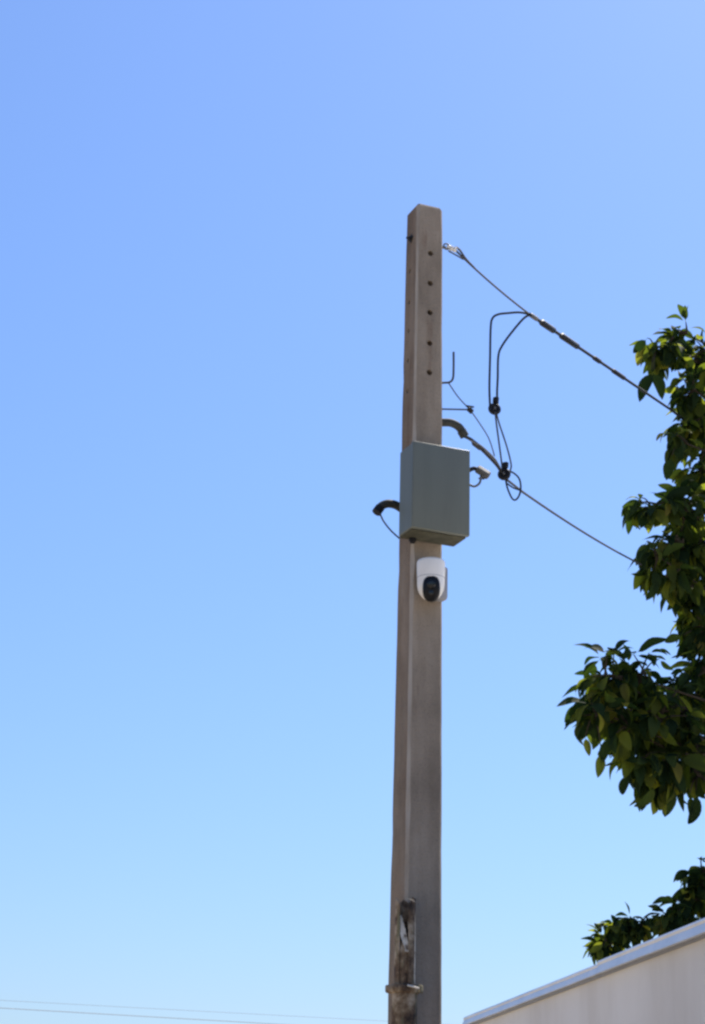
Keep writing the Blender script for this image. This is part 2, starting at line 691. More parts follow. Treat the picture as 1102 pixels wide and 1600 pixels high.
# ------------------------------------------------------------------ security camera
hz = pw(4.3) / 2
cz_t = z_at(878, 0.02, hz + 0.08)
cz_b = z_at(941, 0.02, hz + 0.08)
rc, _ = r_at(673.5, 905, hz + 0.075)
HT = cz_t - cz_b
cctv = empty('security_camera', pole_pt(rc, hz, cz_b))
tag(cctv, 'small white dome security camera with black eye under the box', 'security camera')
FC = (-NF * 0 + Vector((-0.05, -1, -0.12))).normalized()      # where the head looks
cc = pole_pt(rc, hz + 0.075, 0)
bm = bmesh.new()
add_box(bm, axis_matrix(pole_pt(rc + 0.040, hz + 0.012, cz_t - 0.085), (0, 0, 1), NR), 0.105, 0.022, 0.15, 0.008)
obj('wall_plate', bm, WHITE, cctv, True)
bm = bmesh.new()
add_box(bm, axis_matrix(pole_pt(rc + 0.060, hz + 0.046, cz_t - 0.095), (0, 0, 1), NR), 0.066, 0.060, 0.165, 0.016)
obj('mounting_arm', bm, GREYP, cctv, True)
# shell: flat-topped round body narrowing into a ball
prof = []
rt = 0.067
prof += [(0, HT), (rt * 0.90, HT), (rt * 0.97, HT - 0.004), (rt, HT - 0.012), (rt * 0.99, HT - 0.05), (rt * 0.965, HT - 0.085)]
rb = rt * 0.955
zc = HT - 0.115
for k in range(0, 13):
    a = R(7.5 * k)
    prof.append((rb * math.cos(a), zc - (zc - 0.002) * math.sin(a)))
prof[-1] = (0, prof[-1][1])
bm = bmesh.new()
add_lathe(bm, Matrix.Translation(cc + Vector((0, 0, cz_b))), prof, 36)
obj('shell', bm, WHITE, cctv, True)
bm = bmesh.new()
add_torus(bm, Matrix.Translation(cc + Vector((0, 0, cz_b + HT - 0.086))), rt * 0.961, 0.0014, 36, 8)
obj('pan_seam', bm, GREYP, cctv, True)
# black face: an upright oval proud of the shell, lens inside
ME = axis_matrix(cc + Vector((0.003, 0, cz_b + 0.055)) + FC * 0.037, FC, Vector((1, 0, 0)))
bm = bmesh.new()
n = 28
loops = []
for rr_, zz_ in ((1.0, 0.0), (1.0, 0.018), (0.93, 0.026), (0.75, 0.032), (0.4, 0.035)):
    lp = []
    for k in range(n):
        a = 2 * math.pi * k / n
        ex = 0.041 * rr_ * math.copysign(abs(math.cos(a)) ** 0.8, math.cos(a))
        ey = 0.062 * rr_ * math.copysign(abs(math.sin(a)) ** 0.8, math.sin(a))
        lp.append(bm.verts.new(ME @ Vector((ex, ey, zz_ - 0.10 * ey * ey / 0.06))))
    loops.append(lp)
for i in range(len(loops) - 1):
    for k in range(n):
        bm.faces.new((loops[i][k], loops[i][(k + 1) % n], loops[i + 1][(k + 1) % n], loops[i + 1][k]))
bm.faces.new(loops[-1])
bm.faces.new(loops[0][::-1])
face = obj('lens_face', bm, BLACKP, cctv, True)
bm = bmesh.new()
add_lathe(bm, ME @ Matrix.Translation((0, 0.016, 0.028)), [(0.021, 0), (0.021, 0.012), (0.017, 0.014), (0.016, 0.010), (0, 0.012)], 20)
obj('lens', bm, GLASS, face, True)
bm = bmesh.new()
add_lathe(bm, ME @ Matrix.Translation((0, -0.026, 0.026)), [(0.012, 0), (0.012, 0.009), (0, 0.011)], 16)
obj('lamp_lens', bm, GLASS, face, True)

# ------------------------------------------------------------------ conduit elbows
YL = 9.03


def elbow(name, pix, Y, r, label, mouth_mat):
    o = empty(name, at(pix[0][0], pix[0][1], Y[0]))
    tag(o, label, 'conduit elbow')
    pts = [at(x, y, yy) for (x, y), yy in zip(pix, Y)]
    path = spline(pts, 8)
    bm = bmesh.new()
    add_tube(bm, path, r, 16)
    obj('bend', bm, CONDUIT, o, True)
    d = (path[-1] - path[-2]).normalized()
    bm = bmesh.new()
    add_tube(bm, [path[-1] - d * 0.03, path[-1] + d * 0.004], r * 1.14, 16)
    obj('end_collar', bm, mouth_mat, o, True)
    return o


elbow('conduit_elbow', [(628, 795), (618, 789), (606, 787), (596, 791), (589, 800)], [9.02, 9.0, 8.98, 8.97, 8.96], 0.0205,
      'short dark conduit elbow curving down on the left of the box', RUBBER)
elbow('conduit_elbow', [(680, 660), (692, 660), (706, 661), (718, 668), (726, 681)], [9.1, 9.1, 9.11, 9.13, 9.15], 0.0205,
      'grey conduit elbow curving over the box from the pole right face', CONDUIT)
bm = bmesh.new()
add_tube(bm, spline([at(594, 803, 8.962), at(600, 815, 8.96), at(611, 829, 8.96), at(624, 841, 8.99)], 8), 0.0042, 8)
tag(rebase(obj('thin_wire', bm, WIRE, None, True)), 'thin wire drooping from the left conduit elbow to the box bottom', 'wire')

# ------------------------------------------------------------------ hardware on the pole's right face
YR = 9.10
# eye bolt with a pale insulator where the upper cable is tied
eb = empty('eye_bolt', at(694, 388, YR))
tag(eb, 'eye bolt with pale insulator at the top right of the pole', 'eye bolt')
bm = bmesh.new()
add_tube(bm, [at(684, 388, YR), at(697, 386, YR)], 0.006, 10)
obj('shank', bm, STEEL, eb)
bm = bmesh.new()
add_torus(bm, axis_matrix(at(698, 385, YR), (0.3, -1, 0)), 0.016, 0.004)
obj('eye', bm, STEEL, eb, True)
bm = bmesh.new()
add_lathe(bm, axis_matrix(at(706, 388, YR + 0.01), at(716, 391, YR) - at(698, 385, YR)), [(0, -0.026), (0.011, -0.026), (0.015, -0.018), (0.011, -0.007), (0.015, 0.0), (0.011, 0.007), (0.015, 0.018), (0.011, 0.026), (0, 0.026)], 18)
obj('insulator', bm, PALE, eb, True)

# J hook
bm = bmesh.new()
add_tube(bm, spline([at(684, 599, YR), at(694, 598, YR), at(703, 597, YR - 0.01), at(708, 591, YR - 0.015), at(709, 575, YR - 0.015), at(709, 550, YR - 0.015)], 7), 0.0055, 10)
tag(rebase(obj('hook_bolt', bm, WIRE, None, True)), 'upturned steel hook bolt on the pole right side below the holes', 'hook bolt')
# strut with a clip
st = empty('wire_bracket', at(692, 639, YR))
tag(st, 'thin horizontal bracket with dark clip right of the pole above the elbow', 'bracket')
bm = bmesh.new()
add_tube(bm, [at(682, 639, YR), at(732, 640, YR)], 0.0045, 8)
obj('rod', bm, WIRE, st)
bm = bmesh.new()
add_box(bm, axis_matrix(at(735, 641, YR - 0.003), at(745, 650, YR) - at(728, 634, YR)), 0.018, 0.024, 0.032, 0.005)
obj('clip', bm, DARKSTEEL, st)
bm = bmesh.new()
add_tube(bm, [at(728, 634, YR), at(741, 636, YR)], 0.005, 8)
obj('clip_ear', bm, DARKSTEEL, st)
bm = bmesh.new()
add_tube(bm, spline([at(701, 598, YR), at(716, 620, YR), at(735, 641, YR + 0.012), at(750, 662, YR + 0.08), at(764, 685, YR + 0.2), at(773, 712, YR + 0.42)], 7), 0.0032, 8)
tag(rebase(obj('stay_wire', bm, WIRE, None, True)), 'thin stay wire from the hook bolt down through the clip', 'wire')

# ------------------------------------------------------------------ overhead cables
YJ = 9.75                                       # where the jumper loops hang


def line3(a, b, n=24, sag=0.0):
    a, b = Vector(a), Vector(b)
    return [a.lerp(b, i / n) - Vector((0, 0, sag * 4 * (i / n) * (1 - i / n))) for i in range(n + 1)]


A0 = at(712, 391, YR + 0.03)
A1 = at(828, 491, YJ)
A2 = at(1050, 641, 13.9)
A3 = A2 + (A2 - A1).normalized() * 22 + Vector((0, 0, 0.6))
up = empty('upper_cable', A1)
tag(up, 'upper overhead cable running from the pole top down into the tree', 'cable')
bm = bmesh.new()
add_tube(bm, line3(A0, A1, 16, 0.012), 0.0052, 8)
obj('dead_end_wire', bm, WIRE, up, True)
bm = bmesh.new()
add_tube(bm, spline([at(713, 386, YR + 0.02), at(719, 391, YR + 0.05), at(728, 404, YR + 0.1), at(742, 419, YR + 0.17)], 6), 0.0055, 8)
add_tube(bm, spline([at(701, 392, YR + 0.01), at(712, 398, YR + 0.03), at(724, 405, YR + 0.08)], 6), 0.004, 8)
obj('tie_wire', bm, WIRE, up, True)
d1 = (A2 - A1).normalized()
bm = bmesh.new()
add_tube(bm, line3(A1, A2, 30, 0.0) + [A2.lerp(A3, i / 12) - Vector((0, 0, 1.2 * (i / 12) * (1 - i / 12))) for i in range(1, 13)], 0.0098, 10)
obj('conductor', bm, RUBBER, up, True)


def sleeve_on(p, q, t0, t1, r, mat, parent, name):
    bm = bmesh.new()
    a, b = p.lerp(q, t0), p.lerp(q, t1)
    e = (b - a).normalized() * min(0.02, (b - a).length * .2)
    add_tube(bm, [a, a + e, b - e, b], [r * 0.55, r, r, r * 0.55], 12)
    obj(name, bm, mat, parent, True)


def t_on(p, q, px):
    lo, hi = 0.0, 1.0
    for _ in range(40):
        m = (lo + hi) / 2
        if proj(p.lerp(q, m))[0] < px:
            lo = m
        else:
            hi = m
    return lo


sleeve_on(A1, A2, t_on(A1, A2, 829), t_on(A1, A2, 840), 0.013, STEEL, up, 'clamp')
sleeve_on(A1, A2, t_on(A1, A2, 846), t_on(A1, A2, 866), 0.0185, CERAMIC, up, 'splice_sleeve')
sleeve_on(A1, A2, t_on(A1, A2, 877), t_on(A1, A2, 903), 0.0185, CERAMIC, up, 'splice_sleeve')
sleeve_on(A1, A2, t_on(A1, A2, 928), t_on(A1, A2, 938), 0.0150, RUBBER, up, 'binding')
sleeve_on(A1, A2, t_on(A1, A2, 958), t_on(A1, A2, 976), 0.0155, RUBBER, up, 'binding')

B0 = at(725, 681, 9.15)
B1 = at(789, 742, YJ - 0.05)
B1b = at(816, 768, YJ + 0.20)
B2 = at(1000, 881, 13.7)
B3 = B2 + (B2 - B1b).normalized() * 22 + Vector((0, 0, 0.5))
lo_ = empty('lower_cable', B1)
tag(lo_, 'lower overhead cable from the grey conduit elbow past the lower insulator', 'cable')
bm = bmesh.new()
add_tube(bm, spline([B0, at(738, 688, 9.25), at(756, 705, 9.4), at(776, 726, 9.6), at(784, 738, YJ - 0.06)], 6), 0.0085, 10)
obj('drop_lead', bm, RUBBER, lo_, True)
bm = bmesh.new()
add_tube(bm, spline([at(730, 684, 9.2), at(741, 691, 9.26), at(753, 698, 9.36), at(772, 716, 9.56), at(781, 730, YJ - 0.1)], 6), 0.0055, 8)
obj('drop_lead', bm, STEEL, lo_, True)
sleeve_on(at(730, 684, 9.2), at(760, 707, 9.44), 0.3, 0.75, 0.014, DARKSTEEL, lo_, 'wedge_clamp')
bm = bmesh.new()
add_tube(bm, line3(at(793, 750, YJ - 0.04), B1b, 6) + line3(B1b, B2, 30, 0.02)[1:] + [B2.lerp(B3, i / 12) - Vector((0, 0, 1.2 * (i / 12) * (1 - i / 12))) for i in range(1, 13)], 0.0066, 8)
obj('conductor', bm, WIRE, lo_, True)

# jumper loops between the two cables
JP = lambda pts, dy=0.0: spline([at(x, y, YJ + dy) for x, y in pts], 8)
bm = bmesh.new()
add_tube(bm, JP([(829, 491), (812, 488), (795, 489), (779, 491), (770, 497), (767, 512), (766, 560), (765, 605), (766, 636)], -0.01), 0.0062, 10)
tag(rebase(obj('jumper_lead', bm, RUBBER, None, True)), 'black jumper lead bending square from the clamp down to the upper ring', 'jumper lead')
bm = bmesh.new()
add_tube(bm, JP([(829, 491), (818, 498), (800, 519), (785, 540), (779, 556), (778, 590), (777, 614), (778, 634)], 0.01), 0.0062, 10)
tag(rebase(obj('jumper_lead', bm, RUBBER, None, True)), 'black jumper lead slanting from the clamp down to the upper ring', 'jumper lead')


def spool(name, px, py, Y, label, tilt):
    o = empty(name, at(px, py, Y))
    tag(o, label, 'insulator', 'insulator rings on the jumper leads')
    z = Vector((tilt, -1, 0.1))
    bm = bmesh.new()
    add_torus(bm, axis_matrix(at(px, py, Y), z), 0.0225, 0.0125, 30, 12)
    obj('ring', bm, CERAMIC, o, True)
    bm = bmesh.new()
    add_lathe(bm, axis_matrix(at(px, py, Y), z), [(0, -0.016), (0.007, -0.016), (0.007, 0.016), (0, 0.016)], 14)
    obj('pin', bm, STEEL, o, True)
    bm = bmesh.new()
    add_lathe(bm, axis_matrix(at(px, py, Y), z), [(0, -0.005), (0.013, -0.005), (0.013, 0.005), (0, 0.005)], 18)
    obj('washer', bm, DARKSTEEL, o, True)
    bm = bmesh.new()
    add_box(bm, axis_matrix(at(px + 2, py - 14, Y), at(px + 2, py - 18, Y) - at(px, py, Y)), 0.022, 0.03, 0.034, 0.005)
    obj('shackle', bm, CERAMIC, o, True)


spool('spool_insulator', 773, 639, YJ, 'upper black ring insulator hanging on the jumper leads', 0.15)
spool('spool_insulator', 788, 741, YJ - 0.06, 'lower black ring insulator where the leads meet the lower cable', -0.2)
bm = bmesh.new()
add_tube(bm, JP([(774, 644), (776, 662), (780, 692), (784, 722), (785, 736)], -0.02), 0.0048, 8)
tag(rebase(obj('link_wire', bm, WIRE, None, True)), 'left of two thin wires hanging between the ring insulators', 'wire')
bm = bmesh.new()
add_tube(bm, JP([(776, 646), (781, 664), (791, 694), (797, 716), (799, 730), (794, 742)], 0.0), 0.0045, 8)
tag(rebase(obj('link_wire', bm, WIRE, None, True)), 'right of two thin wires bowing between the ring insulators', 'wire')
bm = bmesh.new()
add_tube(bm, JP([(790, 746), (793, 762), (800, 778), (806, 781), (812, 773), (814, 760), (811, 747), (801, 738), (792, 737)], -0.02), 0.0050, 8)
add_tube(bm, JP([(792, 755), (802, 762), (813, 766)], 0.0), 0.0045, 8)
tag(rebase(obj('wire_loop', bm, RUBBER, None, True)), 'small teardrop wire loop just below the lower ring insulator', 'wire')

# ------------------------------------------------------------------ rusty post at the pole's corner
hz = pw(2.7) / 2
Yp = pole_pt(-hz, hz, 0).y - 0.055
pc = at(632, 1550, Yp)
top_z = at(630, 1406, Yp).z
col_z = at(630, 1545, Yp).z
ru = empty('rusty_post', (pc.x, pc.y, 0))
tag(ru, 'rusty broken steel post with flaking pale coat against the pole corner', 'post')
T0 = Matrix.Translation((pc.x, pc.y, 0))
bm = bmesh.new()
add_lathe(bm, T0, [(0, -0.2), (0.058, -0.2), (0.058, 1.0), (0.0565, col_z - 0.01), (0.050, col_z - 0.01), (0, col_z - 0.03)], 30)
obj('lower_tube', bm, RUST, ru, True)
bm = bmesh.new()
add_lathe(bm, T0, [(0.040, col_z - 0.02), (0.064, col_z - 0.020), (0.070, col_z - 0.010), (0.070, col_z + 0.006), (0.064, col_z + 0.014), (0.040, col_z + 0.014)], 30)
collar = obj('collar', bm, RUST, ru, True)
for s, a in ((1, -20), (-1, 170)):
    bm = bmesh.new()
    add_box(bm, T0 @ Matrix.Rotation(R(a), 4, 'Z') @ Matrix.Translation((0.072, 0, col_z - 0.002)), 0.022, 0.036, 0.034, 0.007)
    obj('collar_lug', bm, RUST, collar)
# upper shell: a tube split open on the camera side, ragged top
rng = random.Random(5)
bm = bmesh.new()
N, K = 34, 9
oa, ob_ = R(-72), R(235)                       # the slit faces the viewer
cols_o, cols_i = [], []
for i in range(N + 1):
    a = oa + (ob_ - oa) * i / N
    tz = top_z + 0.006 * math.sin(5 * a) + rng.uniform(-0.008, 0.006)
    edge = min(i, N - i)
    if edge < 3:
        tz -= (3 - edge) * 0.012
    co, ci = [], []
    for k in range(K + 1):
        z = col_z + 0.012 + (tz - col_z - 0.012) * k / K
        ro = 0.0455
        ri = 0.0400
        co.append(bm.verts.new(T0 @ Vector((ro * math.cos(a), ro * math.sin(a), z))))
        ci.append(bm.verts.new(T0 @ Vector((ri * math.cos(a), ri * math.sin(a), z))))
    cols_o.append(co)
    cols_i.append(ci)
for i in range(N):
    for k in range(K):
        bm.faces.new((cols_o[i][k], cols_o[i + 1][k], cols_o[i + 1][k + 1], cols_o[i][k + 1]))
        bm.faces.new((cols_i[i][k], cols_i[i][k + 1], cols_i[i + 1][k + 1], cols_i[i + 1][k]))
    bm.faces.new((cols_o[i][K], cols_o[i + 1][K], cols_i[i + 1][K], cols_i[i][K]))
    bm.faces.new((cols_o[i][0], cols_i[i][0], cols_i[i + 1][0], cols_o[i + 1][0]))
for e in (0, N):
    for k in range(K):
        bm.faces.new((cols_o[e][k], cols_o[e][k + 1], cols_i[e][k + 1], cols_i[e][k]))
obj('split_tube', bm, RUST, ru)
# packed filler inside the slit and a peeled pale strip
bm = bmesh.new()
zf = at(630, 1478, Yp).z
prof = [(0, col_z), (0.0385, col_z), (0.0390, (col_z + zf) / 2), (0.037, zf - 0.02), (0.026, zf + 0.012), (0, zf + 0.02)]
add_lathe(bm, T0, prof, 22)
for v in bm.verts:
    v.co.x += rng.uniform(-0.002, 0.002)
    v.co.y += rng.uniform(-0.002, 0.002)
obj('rust_core', bm, RUST, ru, True)


def strip(pix, Y, wd, th, mat, name):
    bm = bmesh.new()
    L, Rr = [], []
    pts = spline([at(x, y, yy) for (x, y), yy in zip(pix, Y)], 6)
    vs = []
    for i, p in enumerate(pts):
        t = i / (len(pts) - 1)
        wj = wd * (0.55 + 0.45 * math.sin(math.pi * min(1, t * 1.1 + 0.1))) * rng.uniform(0.88, 1.1)
        vs.append([bm.verts.new(p + Vector((s * wj, f, 0))) for s, f in ((-1, 0), (1, 0.004), (1, 0.004 + th), (-1, th))])
    for i in range(len(vs) - 1):
        for k in range(4):
            bm.faces.new((vs[i][k], vs[i][(k + 1) % 4], vs[i + 1][(k + 1) % 4], vs[i + 1][k]))
    bm.faces.new(vs[0][::-1])
    bm.faces.new(vs[-1])
    obj(name, bm, mat, ru)


strip([(624, 1430), (627, 1446), (631, 1462), (635, 1478), (636, 1487)], [Yp - 0.02, Yp - 0.026, Yp - 0.034, Yp - 0.043, Yp - 0.047], 0.015, 0.004, FLAKY, 'peeling_coat')
strip([(640, 1440), (641, 1455), (641, 1470), (639, 1486)], [Yp - 0.030, Yp - 0.034, Yp - 0.038, Yp - 0.044], 0.008, 0.004, FLAKY, 'peeling_coat')
strip([(647.5, 1408), (648, 1440), (648.2, 1480), (648, 1520), (648.5, 1538)], [Yp - 0.020] * 5, 0.0040, 0.006, FLAKY, 'pale_edge')
strip([(637, 1404), (642, 1405), (648, 1409)], [Yp - 0.050, Yp - 0.044, Yp - 0.032], 0.007, 0.006, FLAKY, 'pale_edge')
bm = bmesh.new()
add_box(bm, axis_matrix(at(646, 1542, Yp - 0.070), at(657, 1546, Yp - 0.062) - at(634, 1540, Yp - 0.066)), 0.010, 0.006, 0.054, 0.003)
obj('pale_edge', bm, FLAKY, ru)

# ------------------------------------------------------------------ building on the right
E0 = at(723, 1589, 13.0)
HB = E0.z
E1 = at_z(1102, 1436, HB)
dv = (E0 - E1)
dv.z = 0
dv.normalize()                                  # along the wall, away from the camera
nw = Vector((dv.y, -dv.x, 0))                   # into the building
if nw.x < 0:
    nw = -nw
NEAR = E1 - dv * 6.5
LEN = (E0 - NEAR).length
bl = empty('building', (E0.x, E0.y, 0))
tag(bl, 'low grey rendered building with a metal flashing along its roof edge', 'building')
DEP = 4.6


def bpt(s, t, z):
    """s metres from the far corner towards the camera, t metres into the building"""
    p = E0 - dv * s + nw * t
    return Vector((p.x, p.y, z))


def bbox(bm, s0, s1, t0, t1, z0, z1, bevel=0.0):
    c = (bpt(s0, t0, z0) + bpt(s1, t1, z1)) / 2
    add_box(bm, axis_matrix(c, (0, 0, 1), nw), abs(t1 - t0), abs(s1 - s0), abs(z1 - z0), bevel)


for (nm, s0, s1, t0, t1) in (('wall', 0.05, LEN, 0.04, 0.22), ('wall', 0.05, 0.23, 0.223, DEP), ('wall', LEN - 0.18, LEN, 0.223, DEP), ('wall', 0.233, LEN - 0.183, DEP - 0.18, DEP)):
    bm = bmesh.new()
    bbox(bm, s0, s1, t0, t1, -0.2, HB - 0.045, 0.008)
    obj(nm, bm, STUCCO, bl)
bm = bmesh.new()
bbox(bm, 0.10, LEN - 0.05, 0.09, DEP - 0.05, HB - 0.043, HB - 0.010)
obj('roof_slab', bm, STUCCO, bl)
# flashing lengths: a folded metal section, each lapping the next and sitting a little off line
s_lap = [(-0.012, None), None]
t_on_edge = lambda px, z: at_z(px, 0, z)


def s_at(px, py):
    p = at_z(px, py, HB)
    return (E0 - p).dot(dv)


sj = s_at(918, 1502)
cuts = [(-0.015, sj + 0.05, 0.000, 0.000, 0.050), (sj - 0.02, sj + 2.4, -0.010, 0.008, 0.060), (sj + 2.35, sj + 4.8, -0.004, 0.004, 0.056), (sj + 4.75, sj + 7.2, -0.013, 0.007, 0.058), (sj + 7.15, LEN + 0.02, -0.004, 0.004, 0.056)]
for s0, s1, off, dz, hh in cuts:
    bm = bmesh.new()
    # section in (t, z): drip edge, kick-out, upright face, rolled top, cover on to the roof
    sec = [(0.034, -hh - 0.002), (0.000, -hh - 0.006), (0.004, -hh + 0.010), (0.013, -hh * 0.38), (0.008, -0.012), (0.014, -0.001), (0.030, 0.004), (0.20, 0.012)]
    nS = 14
    prev = None
    top = []
    for i in range(nS + 1):
        s = s0 + (s1 - s0) * i / nS
        wob = 0.0022 * math.sin(s * 5.1 + off * 300) + 0.0014 * math.sin(s * 13)
        o1 = [bm.verts.new(bpt(s, t + off + wob, HB + dz + z + wob * 0.6)) for t, z in sec]
        o2 = [bm.verts.new(bpt(s, t + off + wob + (0.003), HB + dz + z + wob * 0.6 - (0.002 if k > 4 else 0))) for k, (t, z) in enumerate(sec)]
        if prev:
            for k in range(len(sec) - 1):
                bm.faces.new((prev[0][k], o1[k], o1[k + 1], prev[0][k + 1]))
                bm.faces.new((prev[1][k], prev[1][k + 1], o2[k + 1], o2[k]))
            for k in (0, len(sec) - 1):
                bm.faces.new((prev[0][k], prev[1][k], o2[k], o1[k]))
        if i in (0, nS):
            for k in range(len(sec) - 1):
                bm.faces.new((o1[k], o1[k + 1], o2[k + 1], o2[k]))
        prev = (o1, o2)
    obj('flashing', bm, GALV, bl)
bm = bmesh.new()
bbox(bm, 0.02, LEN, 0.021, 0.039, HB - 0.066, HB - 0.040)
obj('drip_shadow_strip', bm, GREYP, bl)  # added strip, its grey stands in for the shadow below the flashing
# end flashing along the far end
bm = bmesh.new()
bbox(bm, -0.006, 0.05, 0.22, DEP, HB - 0.07, HB + 0.006, 0.004)
obj('flashing', bm, GALV, bl)

# ------------------------------------------------------------------ far wires, lower left
for (x0, y0, x1, y1, r, lab) in ((0, 1571, 470, 1599, 0.0065, 'lower and darker of two faint distant wires at the bottom left'),
                                 (0, 1559, 600, 1592, 0.0032, 'upper and fainter of two faint distant wires at the bottom left')):
    a, b = at(x0, y0, 38), at(x1, y1, 44)
    d = b - a
    bm = bmesh.new()
    p, q = a - d * 2.4, b + d * 2.2
    add_tube(bm, line3(p, q, 40, 0.05), r, 6)
    tag(rebase(obj('distant_wire', bm, FARWIRE, None, True)), lab, 'wire', 'distant wires')

# ------------------------------------------------------------------ broad-leaved tree
rng = random.Random(11)
TR = Vector((4.15, 15.4, 0))
tree = empty('broadleaf_tree', TR)
tag(tree, 'broad-leaved green tree with drooping leaves behind the low building', 'tree')
trunk_path = [TR + Vector(v) for v in ((0, 0, -0.2), (0.02, 0, 0.0), (0.06, -0.03, 1.2), (-0.03, 0.02, 2.6), (0.05, 0.05, 4.2), (0.0, -0.03, 5.6), (0.06, 0.02, 7.0), (0.0, 0.0, 8.2))]
tp = spline(trunk_path, 6)
bm = bmesh.new()
add_tube(bm, tp, [0.21 * (1 - 0.80 * i / (len(tp) - 1)) + (0.07 if i < 5 else 0) for i in range(len(tp))], 16)
obj('trunk', bm, BARK, tree, True)


def trunk_at(z):
    return min(tp, key=lambda p: abs(p.z - z)).copy()


# leaf shapes, each pointing along +Y from its stalk, upper side +Z
def leaf_mesh(name, asp, droop, fold, side, mat):
    bm = bmesh.new()
    nL = 7
    rows = []
    for i in range(nL + 1):
        t = i / nL
        wd = asp * (math.sin(math.pi * min(1.0, t ** 0.85)) ** 0.75) * (1.0 - 0.12 * t) if 0 < i < nL else 0.0
        y = t * math.cos(droop * t * 0.8)
        z = -math.sin(droop * t) * t * 0.6
        sx = side * math.sin(math.pi * t) * 0.5 + side * t * t * 0.4
        row = []
        if wd == 0:
            row = [bm.verts.new((sx, y, z))]
        else:
            for u in (-1, -0.5, 0, 0.5, 1):
                wave = 0.02 * math.sin(9 * t + 3 * u)
                row.append(bm.verts.new((sx + u * wd * 0.5, y, z + fold * abs(u) * wd * 0.5 + wave * abs(u))))
        rows.append(row)
    for i in range(nL):
        A, B = rows[i], rows[i + 1]
        if len(A) == 1:
            for k in range(4):
                bm.faces.new((A[0], B[k + 1], B[k]))
        elif len(B) == 1:
            for k in range(4):
                bm.faces.new((A[k], A[k + 1], B[0]))
        else:
            for k in range(4):
                bm.faces.new((A[k], A[k + 1], B[k + 1], B[k]))
    # stalk
    s0 = [bm.verts.new(v) for v in ((-0.012, -0.16, 0.03), (0.012, -0.16, 0.03), (0.008, 0.02, 0.0), (-0.008, 0.02, 0.0))]
    bm.faces.new(s0)
    me = bpy.data.meshes.new(name)
    bm.to_mesh(me)
    bm.free()
    me.materials.append(mat)
    for p in me.polygons:
        p.use_smooth = True
    return me


shapes = [leaf_mesh('leaf', a, d, f, s, LEAF) for a, d, f, s in
          ((0.43, 0.5, 0.35, 0.0), (0.48, 0.9, 0.25, 0.08), (0.40, 0.7, 0.5, -0.10), (0.52, 0.35, 0.2, 0.05), (0.38, 1.1, 0.4, 0.12), (0.46, 0.2, 0.55, -0.06))]

leaves = []            # (matrix, shape index)


def add_leaf(p, d, L, show=False):
    """p stalk foot, d direction of the blade"""
    d = d.normalized()
    upv = Vector((rng.gauss(0, 0.45), rng.gauss(0, 0.45), 1.0))
    if abs(d.dot(upv.normalized())) > 0.9:
        upv = Vector((rng.gauss(0, 1), rng.gauss(0, 1), 0.3))
    if show:                                    # blade hangs broadside, as seen at the crown's edge
        upv = Vector((rng.gauss(0, 0.35), -1.0, rng.gauss(0, 0.35)))
    x = d.cross(upv).normalized()
    z = x.cross(d).normalized()
    m = Matrix((x, d, z)).transposed().to_4x4()
    m.translation = p + d * 0.16 * L
    leaves.append((m @ Matrix.Diagonal((L, L, L, 1)), rng.randrange(len(shapes))))


def twig_leaves(bmt, a, b, n, L, droop=0.8, tuft=3):
    """a leafy twig from a to b"""
    a, b = Vector(a), Vector(b)
    ax = (b - a)
    ln = ax.length
    sagp = [a, a.lerp(b, 0.5) + Vector((0, 0, 0.06 * ln)), b]
    path = spline(sagp, 4)
    add_tube(bmt, path, [0.010 * (1 - 0.6 * i / (len(path) - 1)) for i in range(len(path))], 5)
    axn = ax.normalized()
    ph = rng.uniform(0, 6.28)
    for k in range(n):
        t = 0.25 + 0.75 * (k + rng.uniform(-0.3, 0.3)) / max(1, n - 1)
        t = min(max(t, 0.05), 1.0)
        p = path[min(len(path) - 1, int(t * (len(path) - 1)))]
        ph += 2.4
        s = axn.orthogonal().normalized()
        s2 = axn.cross(s)
        rad = s * math.cos(ph) + s2 * math.sin(ph)
        d = rad * 0.75 + axn * rng.uniform(0.2, 0.8) + Vector((0, 0, -droop * rng.uniform(0.5, 1.5)))
        add_leaf(p, d, L * rng.choice((rng.uniform(0.5, 0.8), rng.uniform(0.75, 1.1), rng.uniform(0.9, 1.28))))
    for k in range(tuft):
        d = axn * 0.8 + Vector((rng.gauss(0, 0.5), rng.gauss(0, 0.5), rng.gauss(-droop * 0.7, 0.35)))
        add_leaf(b, d, L * rng.uniform(0.7, 1.1))


def bough(c, hub, r, ntw, nl, L, droop=0.8, bias=None, thick=0.02):
    """limb from the trunk to a clump centre c, then leafy twigs filling radius r round it"""
    bmt = bmesh.new()
    z0 = max(2.2, min(c.z - 0.30 * (c - Vector((TR.x, TR.y, c.z))).length, 7.6)) if hub is None else 0
    h = trunk_at(z0) if hub is None else hub
    midp = h.lerp(c, 0.5) + Vector((rng.uniform(-.12, .12), rng.uniform(-.12, .12), 0.12 + rng.uniform(-.05, .1)))
    path = spline([h, midp, c], 7)
    add_tube(bmt, path, [thick * (1 - 0.72 * i / (len(path) - 1)) for i in range(len(path))], 8)
    for k in range(ntw):
        v = Vector((rng.gauss(0, 1), rng.gauss(0, 1), rng.gauss(0, 0.8))).normalized()
        if bias is not None:
            v = (v + bias).normalized()
        a = c - v * r * 0.12 + Vector((rng.gauss(0, r * .12), rng.gauss(0, r * .12), rng.gauss(0, r * .12)))
        twig_leaves(bmt, a, c + v * r * rng.uniform(0.55, 0.95) + Vector((0, 0, 0.1 * r)), nl, L, droop)
    obj('branch', bmt, BARK, tree, True)


LFT = Vector((-0.55, -0.1, 0.1))
